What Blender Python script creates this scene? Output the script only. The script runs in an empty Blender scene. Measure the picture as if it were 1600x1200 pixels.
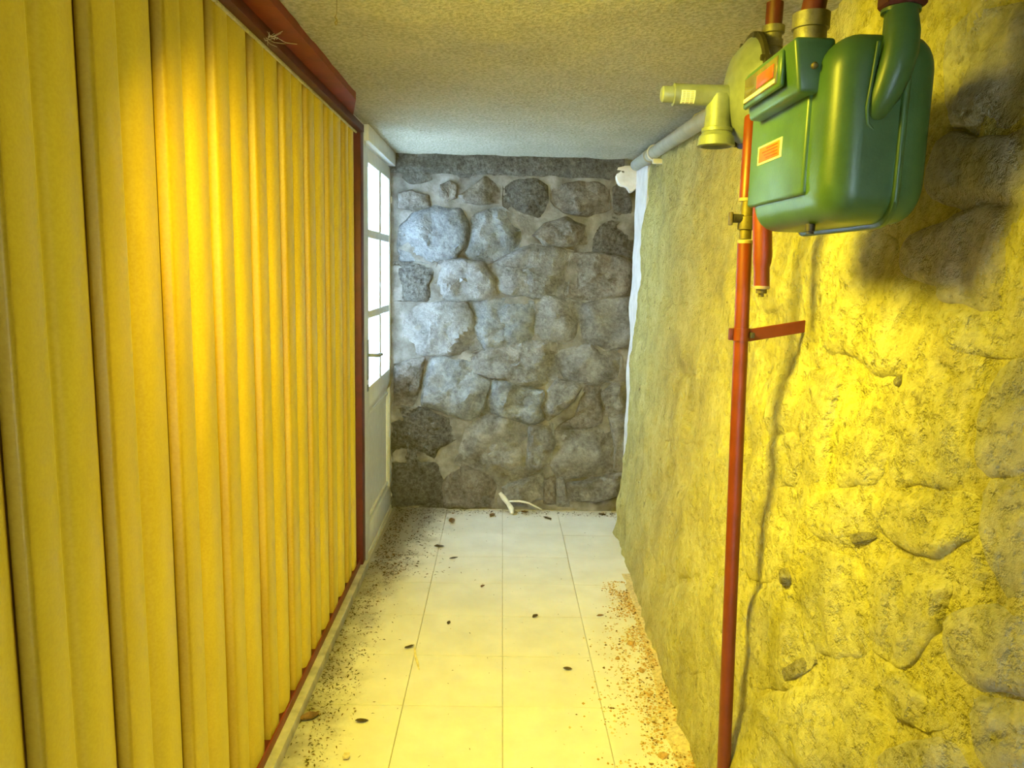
import bpy, bmesh, math, random
from mathutils import Vector, Matrix, noise
random.seed(7)
sc = bpy.context.scene
C = sc.collection
PI = math.pi

# ------------------------------------------------------------------ camera
F_PX = 1180.0
YAW, PITCH, ROLL = -0.0162465, -0.1510274, 0.0244346
EYE = Vector((0, 0, 1.5))
cy, sy = math.cos(YAW), math.sin(YAW)
FWD = Vector((-sy * math.cos(PITCH), cy * math.cos(PITCH), math.sin(PITCH)))
R0 = Vector((cy, sy, 0)); U0 = R0.cross(FWD)
RGT = math.cos(ROLL) * R0 + math.sin(ROLL) * U0
UPV = -math.sin(ROLL) * R0 + math.cos(ROLL) * U0
cam_d = bpy.data.cameras.new('camera')
cam_d.sensor_width = 36; cam_d.lens = F_PX / 1600 * 36; cam_d.clip_start = .01
cam = bpy.data.objects.new('camera', cam_d); C.objects.link(cam)
m = Matrix((RGT, UPV, -FWD)).transposed().to_4x4(); m.translation = EYE
cam.matrix_world = m
sc.camera = cam

# ------------------------------------------------------------------ light, exposure
w = bpy.data.worlds.new('overcast_sky'); sc.world = w; w.use_nodes = True
bg = w.node_tree.nodes['Background']
bg.inputs[0].default_value = (.61, .80, 1.0, 1); bg.inputs[1].default_value = 33

def area(name, loc, size, energy, col, rot=(0, 0, 0), sy=None):
    l = bpy.data.lights.new(name, 'AREA'); l.energy = energy; l.color = col; l.size = size
    if sy: l.shape = 'RECTANGLE'; l.size_y = sy
    o = bpy.data.objects.new(name, l); C.objects.link(o); o.location = loc; o.rotation_euler = rot
    return o
lamp = area('wall_lamp', (-.34, 1.27, 2.06), .38, 51, (1, .82, .045), sy=.36); lamp.data.spread = math.radians(128)
lamp.rotation_euler = (Vector((.64, 2.75, .42)) - lamp.location).to_track_quat('-Z', 'Y').to_euler()
sc.view_settings.view_transform = 'Standard'; sc.view_settings.look = 'None'
sc.view_settings.exposure = 0.0; sc.view_settings.gamma = 1; sc.view_settings.use_curve_mapping = False
try:
    sc.cycles.use_denoising = True
    sc.cycles.max_bounces = 10; sc.cycles.diffuse_bounces = 6
    sc.cycles.sample_clamp_indirect = 0
except Exception:
    pass

# ------------------------------------------------------------------ pixel -> plane (design aid: points on the real planes)
def ray(px, py):
    return FWD + RGT * ((px - 800) / F_PX) - UPV * ((py - 600) / F_PX)
def on_y(px, py, Y):
    d = ray(px, py); t = (Y - EYE.y) / d.y
    return EYE + d * t
def on_z(px, py, Z):
    d = ray(px, py); t = (Z - EYE.z) / d.z
    return EYE + d * t

# ------------------------------------------------------------------ materials
def new_mat(name):
    mt = bpy.data.materials.new(name); mt.use_nodes = True
    nt = mt.node_tree; b = nt.nodes['Principled BSDF']
    return mt, nt, b
def tex_coord(nt, use='Object', scale=(1, 1, 1)):
    tc = nt.nodes.new('ShaderNodeTexCoord')
    mp = nt.nodes.new('ShaderNodeMapping'); mp.inputs['Scale'].default_value = scale
    if use == 'World':
        g = nt.nodes.new('ShaderNodeNewGeometry'); nt.links.new(g.outputs['Position'], mp.inputs[0])
    else:
        nt.links.new(tc.outputs[use], mp.inputs[0])
    return mp.outputs[0]
def nz(nt, vec, scale, detail=4, rough=.6, dist=0):
    n = nt.nodes.new('ShaderNodeTexNoise'); n.inputs['Scale'].default_value = scale
    n.inputs['Detail'].default_value = detail; n.inputs['Roughness'].default_value = rough
    n.inputs['Distortion'].default_value = dist
    nt.links.new(vec, n.inputs['Vector']); return n.outputs['Fac']
def ramp(nt, fac, stops):
    r = nt.nodes.new('ShaderNodeValToRGB')
    e = r.color_ramp.elements
    while len(e) < len(stops): e.new(.5)
    for k, (p, c) in enumerate(stops):
        e[k].position = p; e[k].color = (c[0], c[1], c[2], 1)
    nt.links.new(fac, r.inputs[0]); return r.outputs[0]
def mix(nt, fac, a, b, mode='MIX'):
    x = nt.nodes.new('ShaderNodeMix'); x.data_type = 'RGBA'; x.blend_type = mode
    for s, v in ((0, fac), (6, a), (7, b)):
        if hasattr(v, 'is_linked'): nt.links.new(v, x.inputs[s])
        elif isinstance(v, (int, float)): x.inputs[s].default_value = v
        else: x.inputs[s].default_value = (v[0], v[1], v[2], 1)
    return x.outputs[2]
def bump(nt, b, h, strength, dist=.01):
    n = nt.nodes.new('ShaderNodeBump'); n.inputs['Strength'].default_value = strength
    n.inputs['Distance'].default_value = dist
    nt.links.new(h, n.inputs['Height']); nt.links.new(n.outputs[0], b.inputs['Normal'])
    return n
def plain(name, col, rough=.6, metal=0, var=.25, scale=18, bmp=0, use='World'):
    mt, nt, b = new_mat(name)
    v = tex_coord(nt, use); f = nz(nt, v, scale, 5)
    lo = [c * (1 - var) for c in col]; hi = [min(1, c * (1 + var)) for c in col]
    nt.links.new(ramp(nt, f, [(.3, lo), (.7, hi)]), b.inputs['Base Color'])
    b.inputs['Roughness'].default_value = rough; b.inputs['Metallic'].default_value = metal
    if bmp: bump(nt, b, nz(nt, v, scale * 6, 4), bmp, .003)
    return mt

def mat_panel():
    mt, nt, b = new_mat('yellow_sheet')
    v = tex_coord(nt, 'World', (1, 1, .25))
    f = nz(nt, v, 9, 5)
    oi = nt.nodes.new('ShaderNodeObjectInfo')
    col = ramp(nt, f, [(.25, (.27, .155, .004)), (.5, (.34, .205, .007)), (.75, (.41, .265, .012))])
    fine = nz(nt, tex_coord(nt, 'World'), 160, 3)
    col = mix(nt, .12, col, ramp(nt, fine, [(.4, (.28, .17, .01)), (.6, (.55, .42, .04))]))
    # pale rubbed scuffs at seam height
    sc_ = nz(nt, tex_coord(nt, 'World', (1, 1, .6)), 6, 8, .75)
    col = mix(nt, ramp(nt, sc_, [(.68, (0, 0, 0)), (.80, (.5, .5, .5))]), col, (.9, .8, .4))
    nt.links.new(col, b.inputs['Base Color'])
    b.inputs['Roughness'].default_value = .42
    b.inputs['Specular IOR Level'].default_value = .35
    bump(nt, b, fine, .12, .002)
    tr = nt.nodes.new('ShaderNodeBsdfTranslucent'); tr.inputs['Color'].default_value = (.60, .36, .010, 1)
    ms = nt.nodes.new('ShaderNodeMixShader'); ms.inputs[0].default_value = .036
    nt.links.new(b.outputs[0], ms.inputs[1]); nt.links.new(tr.outputs[0], ms.inputs[2])
    nt.links.new(ms.outputs[0], nt.nodes['Material Output'].inputs[0])
    return mt
def mat_glass():
    mt, nt, b = new_mat('frosted_glass')
    b.inputs['Base Color'].default_value = (.9, .95, .97, 1); b.inputs['Roughness'].default_value = .25
    f = nz(nt, tex_coord(nt, 'World'), 5, 2)
    tr = nt.nodes.new('ShaderNodeBsdfTranslucent')
    nt.links.new(ramp(nt, f, [(.3, (.80, .88, .93)), (.7, (.95, .98, 1))]), tr.inputs['Color'])
    ms = nt.nodes.new('ShaderNodeMixShader'); ms.inputs[0].default_value = .85
    nt.links.new(b.outputs[0], ms.inputs[1]); nt.links.new(tr.outputs[0], ms.inputs[2])
    nt.links.new(ms.outputs[0], nt.nodes['Material Output'].inputs[0])
    return mt
def mat_stone(name, cols, moss=(.13, .12, .05)):
    mt, nt, b = new_mat(name)
    v = tex_coord(nt, 'World')
    oi = nt.nodes.new('ShaderNodeObjectInfo')
    f = nz(nt, v, 7, 8, .65, .6)
    col = ramp(nt, f, [(.32, cols[0]), (.5, cols[1]), (.66, cols[2])])
    g = nz(nt, v, 45, 6, .75)
    col = mix(nt, .42, col, ramp(nt, g, [(.35, (.05, .05, .045)), (.55, (.34, .33, .31)), (.75, (.68, .68, .66))]))
    st = nz(nt, v, 3.2, 5, .6)
    col = mix(nt, ramp(nt, st, [(.55, (0, 0, 0)), (.72, (.55, .55, .55))]), col, moss)
    col = mix(nt, .35, col, ramp(nt, oi.outputs['Random'], [(0, (.45, .45, .48)), (1, (1.0, .98, .94))]), 'MULTIPLY')
    nt.links.new(col, b.inputs['Base Color']); b.inputs['Roughness'].default_value = .9
    h = mix(nt, .35, nz(nt, v, 11, 8, .7, .5), g)
    bump(nt, b, h, 1.0, .06)
    return mt
def mat_mortar_far():
    mt, nt, b = new_mat('grey_mortar')
    v = tex_coord(nt, 'World')
    f = nz(nt, v, 9, 7); g = nz(nt, v, 70, 4)
    col = ramp(nt, f, [(.3, (.085, .075, .055)), (.5, (.20, .19, .17)), (.7, (.34, .33, .32))])
    # height mask for a second tone, zero throughout
    sx = nt.nodes.new('ShaderNodeSeparateXYZ'); gg = nt.nodes.new('ShaderNodeNewGeometry')
    nt.links.new(gg.outputs['Position'], sx.inputs[0])
    ad = nt.nodes.new('ShaderNodeMath'); ad.operation = 'MULTIPLY_ADD'; ad.inputs[1].default_value = .25
    nt.links.new(f, ad.inputs[0]); nt.links.new(sx.outputs['Z'], ad.inputs[2])
    col = mix(nt, ramp(nt, ad.outputs[0], [(0, (0, 0, 0)), (.5, (0, 0, 0)), (1, (0, 0, 0))]), col, (.1, .1, .05))
    nt.links.new(col, b.inputs['Base Color']); b.inputs['Roughness'].default_value = .95
    bump(nt, b, mix(nt, .4, f, g), .6, .015)
    return mt
def mat_cement(name, c0, c1, c2, stain=(.20, .17, .09)):
    mt, nt, b = new_mat(name)
    v = tex_coord(nt, 'World')
    f = nz(nt, v, 4.5, 7, .62, .5); g = nz(nt, v, 60, 5, .7)
    col = ramp(nt, f, [(.3, c0), (.5, c1), (.7, c2)])
    col = mix(nt, .22, col, ramp(nt, g, [(.35, (.12, .1, .05)), (.6, (.62, .56, .40))]))
    s = nz(nt, tex_coord(nt, 'World', (1, 1, .55)), 2.6, 8, .7, .8)
    col = mix(nt, ramp(nt, s, [(.55, (0, 0, 0)), (.72, (.6, .6, .6))]), col, stain)
    p = nz(nt, v, 28, 3, .5)
    col = mix(nt, ramp(nt, p, [(.70, (0, 0, 0)), (.78, (.8, .8, .8))]), col, (.10, .085, .05))
    ck = nz(nt, tex_coord(nt, 'World', (1, 1, .6)), 15, 9, .74, .3)
    col = mix(nt, ramp(nt, ck, [(.60, (0, 0, 0)), (.68, (.75, .75, .75))]), col, (.15, .12, .05))
    col = mix(nt, ramp(nt, ck, [(.30, (.6, .6, .6)), (.40, (0, 0, 0))]), col, (.74, .71, .46))
    nt.links.new(col, b.inputs['Base Color']); b.inputs['Roughness'].default_value = .88
    hh = mix(nt, .45, nz(nt, v, 16, 8, .68, .6), g)
    pt = nz(nt, v, 34, 4, .7)
    hh = mix(nt, .4, hh, ramp(nt, pt, [(.30, (0, 0, 0)), (.5, (.8, .8, .8)), (.75, (1, 1, 1))]))
    bump(nt, b, hh, 1.0, .03)
    return mt
def mat_ceiling():
    mt, nt, b = new_mat('stippled_plaster')
    v = tex_coord(nt, 'World')
    f = nz(nt, v, 3, 5); g = nz(nt, v, 85, 4, .6)
    col = ramp(nt, f, [(.3, (.34, .325, .25)), (.7, (.45, .435, .345))])
    col = mix(nt, .30, col, ramp(nt, g, [(.4, (.20, .22, .13)), (.6, (.78, .76, .66))]))
    p = nz(nt, v, 38, 2, .5)
    col = mix(nt, ramp(nt, p, [(.74, (0, 0, 0)), (.80, (.9, .9, .9))]), col, (.16, .12, .07))
    nt.links.new(col, b.inputs['Base Color']); b.inputs['Roughness'].default_value = .92
    bump(nt, b, g, .7, .012)
    return mt
def mat_tile():
    mt, nt, b = new_mat('cream_tile')
    v = tex_coord(nt, 'World')
    oi = nt.nodes.new('ShaderNodeObjectInfo')
    f = nz(nt, v, 6, 6, .6)
    col = ramp(nt, f, [(.3, (.67, .66, .63)), (.7, (.79, .785, .76))])
    col = mix(nt, .6, col, ramp(nt, oi.outputs['Random'], [(0, (.93, .93, .92)), (1, (1, 1, 1))]), 'MULTIPLY')
    # old dirt along the left foot, plus painted shade widening it by the door
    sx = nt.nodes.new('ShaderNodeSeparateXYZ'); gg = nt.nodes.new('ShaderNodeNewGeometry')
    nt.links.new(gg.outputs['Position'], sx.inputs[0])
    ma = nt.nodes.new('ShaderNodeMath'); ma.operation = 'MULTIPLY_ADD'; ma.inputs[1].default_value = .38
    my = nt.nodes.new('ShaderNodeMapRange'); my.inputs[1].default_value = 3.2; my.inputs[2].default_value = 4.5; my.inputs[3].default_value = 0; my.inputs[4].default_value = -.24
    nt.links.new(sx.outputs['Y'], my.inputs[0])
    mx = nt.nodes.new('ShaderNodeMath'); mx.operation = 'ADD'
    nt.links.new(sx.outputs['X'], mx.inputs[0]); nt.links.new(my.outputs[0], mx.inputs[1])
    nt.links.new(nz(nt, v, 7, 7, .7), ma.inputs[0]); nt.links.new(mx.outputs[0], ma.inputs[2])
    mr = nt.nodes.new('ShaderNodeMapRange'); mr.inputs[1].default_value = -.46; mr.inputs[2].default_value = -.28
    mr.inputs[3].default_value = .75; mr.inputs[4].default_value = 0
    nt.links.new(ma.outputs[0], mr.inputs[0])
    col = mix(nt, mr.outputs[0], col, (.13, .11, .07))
    d = nz(nt, v, 48, 3, .6)
    col = mix(nt, ramp(nt, d, [(.72, (0, 0, 0)), (.80, (.5, .5, .5))]), col, (.35, .28, .18))
    nt.links.new(col, b.inputs['Base Color']); b.inputs['Roughness'].default_value = .55
    return mt
def mat_enamel():
    mt, nt, b = new_mat('green_enamel')
    v = tex_coord(nt, 'World')
    f = nz(nt, v, 14, 5); g = nz(nt, v, 240, 2)
    col = ramp(nt, f, [(.3, (.043, .110, .032)), (.7, (.068, .155, .048))])
    p = nz(nt, v, 34, 3)
    col = mix(nt, ramp(nt, p, [(.72, (0, 0, 0)), (.78, (.7, .7, .7))]), col, (.20, .12, .05))
    nt.links.new(col, b.inputs['Base Color']); b.inputs['Roughness'].default_value = .4
    b.inputs['Coat Weight'].default_value = .2; b.inputs['Coat Roughness'].default_value = .25
    bump(nt, b, g, .12, .002)
    return mt

M = dict(
    panel=mat_panel(), glass=mat_glass(), tile=mat_tile(), ceiling=mat_ceiling(), enamel=mat_enamel(),
    mortar=mat_mortar_far(),
    stone=mat_stone('grey_stone', [(.16, .15, .13), (.38, .37, .36), (.66, .64, .63)]),
    stone_blue=mat_stone('blue_grey_stone', [(.14, .16, .18), (.36, .39, .42), (.66, .70, .74)]),
    stone_dark=mat_stone('dark_stone', [(.03, .026, .016), (.065, .058, .036), (.13, .115, .08)], (.05, .05, .02)),
    stone_brown=mat_stone('brown_stone', [(.10, .08, .05), (.26, .22, .17), (.46, .41, .34)]),
    cement=mat_cement('rough_cement', (.36, .32, .10), (.55, .50, .15), (.70, .65, .26)),
    cement_stone=mat_cement('cement_washed_stone', (.36, .33, .13), (.55, .51, .19), (.68, .64, .30), (.24, .23, .13)),
    cement_grey=mat_cement('grey_cement_stone', (.32, .31, .24), (.44, .42, .33), (.55, .52, .42), (.2, .2, .16)),
    hole_shade=mat_cement('painted_hole_shade', (.13, .12, .07), (.21, .19, .12), (.32, .30, .20), (.08, .07, .04)),  # dark colour that paints the shade inside small wall cavities
    white_plaster=plain('white_plaster', (.78, .76, .76), .9, 0, .12, 14, .5),
    white_paint=plain('white_painted_wood', (.66, .67, .66), .45, 0, .08, 20),
    sill=plain('pale_concrete', (.45, .43, .38), .9, 0, .3, 14, .5),
    grout=plain('tile_grout', (.50, .47, .41), .95, 0, .2, 30),
    red_rail=plain('red_brown_paint', (.20, .022, .015), .5, 0, .3, 14, .2),
    red_dark=plain('dark_red_brown_paint', (.09, .012, .010), .55, 0, .3, 14, .2),
    batten=plain('dark_brown_batten', (.055, .022, .008), .7, 0, .3, 14),  # one even dark brown for the battens behind the seams
    red_pipe=plain('red_lead_paint', (.155, .024, .006), .42, 0, .18, 16, .15),
    bare=plain('pale_worn_metal', (.42, .32, .20), .6, .3, .2, 40),
    brass=plain('dull_brass', (.14, .11, .045), .55, .4, .3, 40),
    iron=plain('dark_iron', (.06, .055, .05), .55, .5, .3, 40, .2),
    grey_metal=plain('grey_cast_metal', (.20, .235, .27), .42, .25, .2, 22, .15),
    grey_pvc=plain('grey_plastic', (.36, .37, .33), .5, 0, .18, 14, .1),
    nut=plain('grimy_zinc', (.17, .16, .12), .5, .5, .35, 40, .3),
    label_white=plain('white_label', (.80, .80, .76), .6, 0, .05, 30),
    label_ink=plain('grey_ink', (.10, .10, .10), .7, 0, .05, 30),
    sticker_edge=plain('pale_sticker', (.88, .82, .55), .6, 0, .06, 30),
    sticker_red=plain('orange_red_sticker', (.85, .13, .03), .6, 0, .12, 60),
    sticker_ink=plain('brown_red_ink', (.42, .05, .02), .7, 0, .1, 60),
    dial=plain('meter_window', (.16, .14, .06), .12, 0, .3, 30),
    dial_red=plain('red_index_band', (.50, .10, .03), .3, 0, .15, 60),
    leaf=plain('dry_leaf', (.055, .038, .018), .9, 0, .5, 60),
    leaf_mid=plain('brown_leaf', (.15, .085, .035), .9, 0, .5, 60),
    rubble=plain('brick_rubble', (.48, .30, .11), .95, 0, .45, 70, .5),
    rubble_pale=plain('mortar_crumb', (.62, .52, .30), .95, 0, .3, 70, .5),
    straw=plain('dry_straw', (.75, .66, .35), .8, 0, .2, 60),
    white_cord=plain('dirty_white_plastic', (.70, .70, .66), .6, 0, .15, 40),
    cobweb=plain('dusty_cobweb', (.55, .52, .42), .95, 0, .2, 60),
    ground=plain('pale_ground', (.42, .43, .42), .95, 0, .2, 2),
)

# ------------------------------------------------------------------ helpers
def link(name, me, mat, parent=None, kind=None):
    o = bpy.data.objects.new(name, me); C.objects.link(o)
    if mat is not None and not me.materials: me.materials.append(mat)
    if parent is not None: o.parent = parent
    if kind: o['kind'] = kind
    return o
def obj(name, bm, mat, parent=None, kind=None, smooth=None, loc=None):
    me = bpy.data.meshes.new(name)
    bmesh.ops.recalc_face_normals(bm, faces=bm.faces[:])
    bm.to_mesh(me); bm.free()
    if smooth is not None:
        me.polygons.foreach_set('use_smooth', [True] * len(me.polygons))
        if smooth < 180: me.set_sharp_from_angle(angle=math.radians(smooth))
    o = link(name, me, mat, parent, kind)
    if loc is not None: o.location = loc
    return o
def tag(o, label=None, cat=None, group=None, kind=None):
    if label: o['label'] = label
    if cat: o['category'] = cat
    if group: o['group'] = group
    if kind: o['kind'] = kind
    return o
def empty(name, loc, label, cat, group=None):
    o = bpy.data.objects.new(name, None); C.objects.link(o); o.location = loc; o.empty_display_size = .05
    return tag(o, label, cat, group)
def rel(root, p): return Vector(p) - root.location
def add_box(bm, lo, hi, bev=0, seg=2):
    g = bmesh.ops.create_cube(bm, size=1)
    vs = g['verts']
    for v in vs:
        v.co = Vector([lo[k] + (v.co[k] + .5) * (hi[k] - lo[k]) for k in range(3)])
    if bev:
        es = list({e for v in vs for e in v.link_edges})
        bmesh.ops.bevel(bm, geom=es, offset=bev, segments=seg, affect='EDGES', profile=.5)
def box(name, lo, hi, mat, parent=None, bev=.002, seg=2, kind=None, smooth=40):
    bm = bmesh.new(); c = Vector([(a + b) / 2 for a, b in zip(lo, hi)])
    off = parent.location if parent is not None else Vector((0, 0, 0))
    add_box(bm, Vector(lo) - c, Vector(hi) - c, bev, seg)
    o = obj(name, bm, mat, parent, kind, smooth)
    o.location = c - off
    return o
def add_tube(bm, pts, radii, n=16, caps=True):
    pts = [Vector(p) for p in pts]
    if not isinstance(radii, (list, tuple)): radii = [radii] * len(pts)
    rings = []; prev = None
    for i, p in enumerate(pts):
        if i == 0: t = pts[1] - p
        elif i == len(pts) - 1: t = p - pts[i - 1]
        else: t = (pts[i + 1] - p).normalized() + (p - pts[i - 1]).normalized()
        if t.length < 1e-9: t = prev_t
        t.normalize(); prev_t = t
        if prev is None:
            a = Vector((0, 0, 1)) if abs(t.z) < .9 else Vector((1, 0, 0))
            u = t.cross(a).normalized()
        else:
            u = (prev - t * prev.dot(t)).normalized()
        prev = u; v = t.cross(u)
        rings.append([bm.verts.new(p + (u * math.cos(2 * PI * k / n) + v * math.sin(2 * PI * k / n)) * radii[i]) for k in range(n)])
    for a, b in zip(rings, rings[1:]):
        for k in range(n): bm.faces.new((a[k], a[(k + 1) % n], b[(k + 1) % n], b[k]))
    if caps: bm.faces.new(rings[0][::-1]); bm.faces.new(rings[-1])
def tube(name, pts, radii, mat, parent=None, n=20, smooth=45, wobble=0):
    bm = bmesh.new(); off = parent.location if parent is not None else Vector((0, 0, 0))
    add_tube(bm, [Vector(p) - off for p in pts], radii, n)
    return obj(name, bm, mat, parent, None, smooth)
def lathe(name, base, axis, prof, mat, parent=None, n=32, smooth=40):
    """prof = [(distance along axis, radius)] turned about the axis through base."""
    bm = bmesh.new(); off = parent.location if parent is not None else Vector((0, 0, 0))
    axis = Vector(axis).normalized(); b = Vector(base) - off
    a = Vector((0, 0, 1)) if abs(axis.z) < .9 else Vector((1, 0, 0))
    u = axis.cross(a).normalized(); v = axis.cross(u)
    rings = [[bm.verts.new(b + axis * d + (u * math.cos(2 * PI * k / n) + v * math.sin(2 * PI * k / n)) * max(r, 1e-4)) for k in range(n)] for d, r in prof]
    for p, q in zip(rings, rings[1:]):
        for k in range(n): bm.faces.new((p[k], p[(k + 1) % n], q[(k + 1) % n], q[k]))
    bm.faces.new(rings[0][::-1]); bm.faces.new(rings[-1])
    return obj(name, bm, mat, parent, None, smooth)
def arc(c, r, a0, a1, ax, ay, n=8):
    c = Vector(c); ax = Vector(ax); ay = Vector(ay)
    return [c + ax * (r * math.cos(a0 + (a1 - a0) * k / n)) + ay * (r * math.sin(a0 + (a1 - a0) * k / n)) for k in range(n + 1)]

# ------------------------------------------------------------------ setting: floor
H = 2.15
Y_FAR = 4.60
floor = box('floor', (-1.0, -2.2, -.08), (1.25, 4.75, -.008), M['grout'], None, 0, kind='structure')
floor['label'] = 'cream tiled floor of the passage, dusty, littered along both walls'
S = .345
bm = bmesh.new(); add_box(bm, (-S / 2 + .0012, -S / 2 + .0012, -.010), (S / 2 - .0012, S / 2 - .0012, 0), .0012, 1)
tile_me = bpy.data.meshes.new('tile'); bm.to_mesh(tile_me); bm.free(); tile_me.materials.append(M['tile'])
xl = [-.656 + S * k for k in range(5)]
rows = [2.42 + S * k for k in range(-13, 7)]
rnd = random.Random(3)
for y0 in rows:
    y1 = min(y0 + S, 4.63)
    if y1 - y0 < .04: continue
    for k, x0 in enumerate(xl):
        x1 = x0 + S if k < 4 else x0 + .15
        o = bpy.data.objects.new('tile', tile_me); C.objects.link(o); o.parent = floor
        o.scale = ((x1 - x0) / S, (y1 - y0) / S, 1)
        o.location = Vector(((x0 + x1) / 2, (y0 + y1) / 2, rnd.uniform(-.0008, .0006))) - floor.location
        o.rotation_euler = (rnd.uniform(-.0012, .0012), rnd.uniform(-.0012, .0012), 0)

# ------------------------------------------------------------------ ceiling
bm = bmesh.new()
nx, ny = 40, 130
X0, X1, Y0, Y1 = -.74, 1.2, -2.2, 4.75
g = [[bm.verts.new((X0 + (X1 - X0) * i / nx, Y0 + (Y1 - Y0) * j / ny,
      H + .006 * noise.noise(Vector((i * .35, j * .35, 2))) + .004 * noise.noise(Vector((i * .9, j * .9, 5))))) for i in range(nx + 1)] for j in range(ny + 1)]
for j in range(ny):
    for i in range(nx): bm.faces.new((g[j][i], g[j][i + 1], g[j + 1][i + 1], g[j + 1][i]))
add_box(bm, (-1.25, Y0, H + .015), (1.4, Y1 + .2, H + .16))
ceiling = obj('ceiling', bm, M['ceiling'], None, 'structure', 60)
ceiling['label'] = 'stippled plaster ceiling with dark specks'

# ------------------------------------------------------------------ far wall with stones
def chaikin(pts, n=2):
    for _ in range(n):
        q = []
        for a, b in zip(pts, pts[1:] + pts[:1]):
            q += [a * .78 + b * .22, a * .22 + b * .78]
        pts = q
    return pts
def resample(pts, n):
    L = [0]
    cl = pts + [pts[0]]
    for a, b in zip(cl, cl[1:]): L.append(L[-1] + (b - a).length)
    out = []; j = 0
    for k in range(n):
        t = L[-1] * k / n
        while L[j + 1] < t: j += 1
        f = (t - L[j]) / max(1e-9, L[j + 1] - L[j])
        out.append(cl[j].lerp(cl[j + 1], f))
    return out
def stone_mesh(poly, to_world, depth, seed, n=30, facets=0, rings=((1.0, -.35), (.975, .25), (.93, .62), (.84, .86), (.66, 1.0), (.44, 1.03), (.2, 1.0)), rough=.35, grow=1.0, wob=.03, iters=1):
    """poly: 2-D outline on the wall; to_world(u, v, out) gives the point standing 'out' proud of the wall."""
    P = [Vector(p) for p in poly]
    c = sum(P, Vector((0, 0))) / len(P)
    P = resample(chaikin(P, iters) if iters else P, n)
    size = sum((p - c).length for p in P) / n
    bm = bmesh.new(); R = []
    rr = random.Random(int(seed * 100))
    planes = []
    for _ in range(facets):
        a = rr.uniform(0, 6.28); sl = rr.uniform(.2, .95)
        planes.append((math.cos(a) * sl, math.sin(a) * sl, rr.uniform(.25, 1.1) * size * sl))
    def chisel(q):
        return min([0] + [o_ - (q.x - c.x) * a_ - (q.y - c.y) * b_ for a_, b_, o_ in planes])
    for s, h in rings:
        ring = []
        for k, p in enumerate(P):
            d = (p - c) * grow
            d *= 1 + wob * noise.noise(Vector((p.x * 19 + seed, p.y * 19, seed * 3.1)))
            q = c + d * s
            f = noise.fractal(Vector((q.x * 8, q.y * 8, seed * 7.7)), 1.0, 2.2, 4)
            tilt = .35 * (noise.noise(Vector((seed * 3.3, 1, 2))) * (q.x - c.x) + noise.noise(Vector((seed * 5.1, 4, 2))) * (q.y - c.y)) / max(size, .01)
            out = depth * h * (1 + tilt) + (depth * rough * f if s < .99 else 0) * min(1, (1.02 - s) * 6)
            if facets and s < .97: out = max(out + chisel(q) * .8, depth * .12)
            ring.append(bm.verts.new(to_world(q.x, q.y, out)))
        R.append(ring)
    for a, b in zip(R, R[1:]):
        for k in range(n): bm.faces.new((a[k], a[(k + 1) % n], b[(k + 1) % n], b[k]))
    cv = bm.verts.new(to_world(c.x, c.y, depth * (rings[-1][1] + rough * .4 * noise.noise(Vector((seed, seed, 1))))))
    for k in range(n): bm.faces.new((R[-1][k], R[-1][(k + 1) % n], cv))
    return bm, c

bm = bmesh.new()
nx, nz_ = 110, 110
g = []
for j in range(nz_ + 1):
    row = []
    for i in range(nx + 1):
        x = -1.0 + 2.2 * i / nx; z = -.06 + 2.35 * j / nz_
        d = .004 + .013 * noise.fractal(Vector((x * 6, z * 6, 3)), 1, 2, 5)
        if z > 1.98: d += .03 * min(1, (z - 1.98) / .05) * (.8 + .4 * noise.noise(Vector((x * 5, 1, 7))))
        row.append(bm.verts.new((x, Y_FAR - d, z)))
    g.append(row)
for j in range(nz_):
    for i in range(nx): bm.faces.new((g[j][i], g[j][i + 1], g[j + 1][i + 1], g[j + 1][i]))
add_box(bm, (-1.0, Y_FAR + .04, -.06), (1.2, Y_FAR + .25, 2.3))
wall_far = obj('wall_far', bm, M['mortar'], None, 'structure', 60)
bm = bmesh.new(); gl = []
for j in range(13):
    row = []
    for i in range(81):
        x = -.70 + 1.40 * i / 80; tt = j / 12
        z = 2.16 - (.135 + .03 * noise.noise(Vector((x * 6, 3, 1)))) * tt
        d = .055 * math.sin(min(1, (1 - tt) * 3) * PI / 2) + .014 * noise.fractal(Vector((x * 12, z * 12, 8)), 1, 2, 4)
        row.append(bm.verts.new((x, -max(d, -.01), z)))
    gl.append(row)
for j in range(12):
    for i in range(80): bm.faces.new((gl[j][i], gl[j][i + 1], gl[j + 1][i + 1], gl[j + 1][i]))
o = obj('rough_lintel', bm, M['stone_dark'], wall_far, None, 50); o.location = (0, Y_FAR, 0)
o['label'] = 'dark rough concrete band under the ceiling'
wall_far['label'] = 'rough grey rubble stone wall closing the end of the passage'

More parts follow.
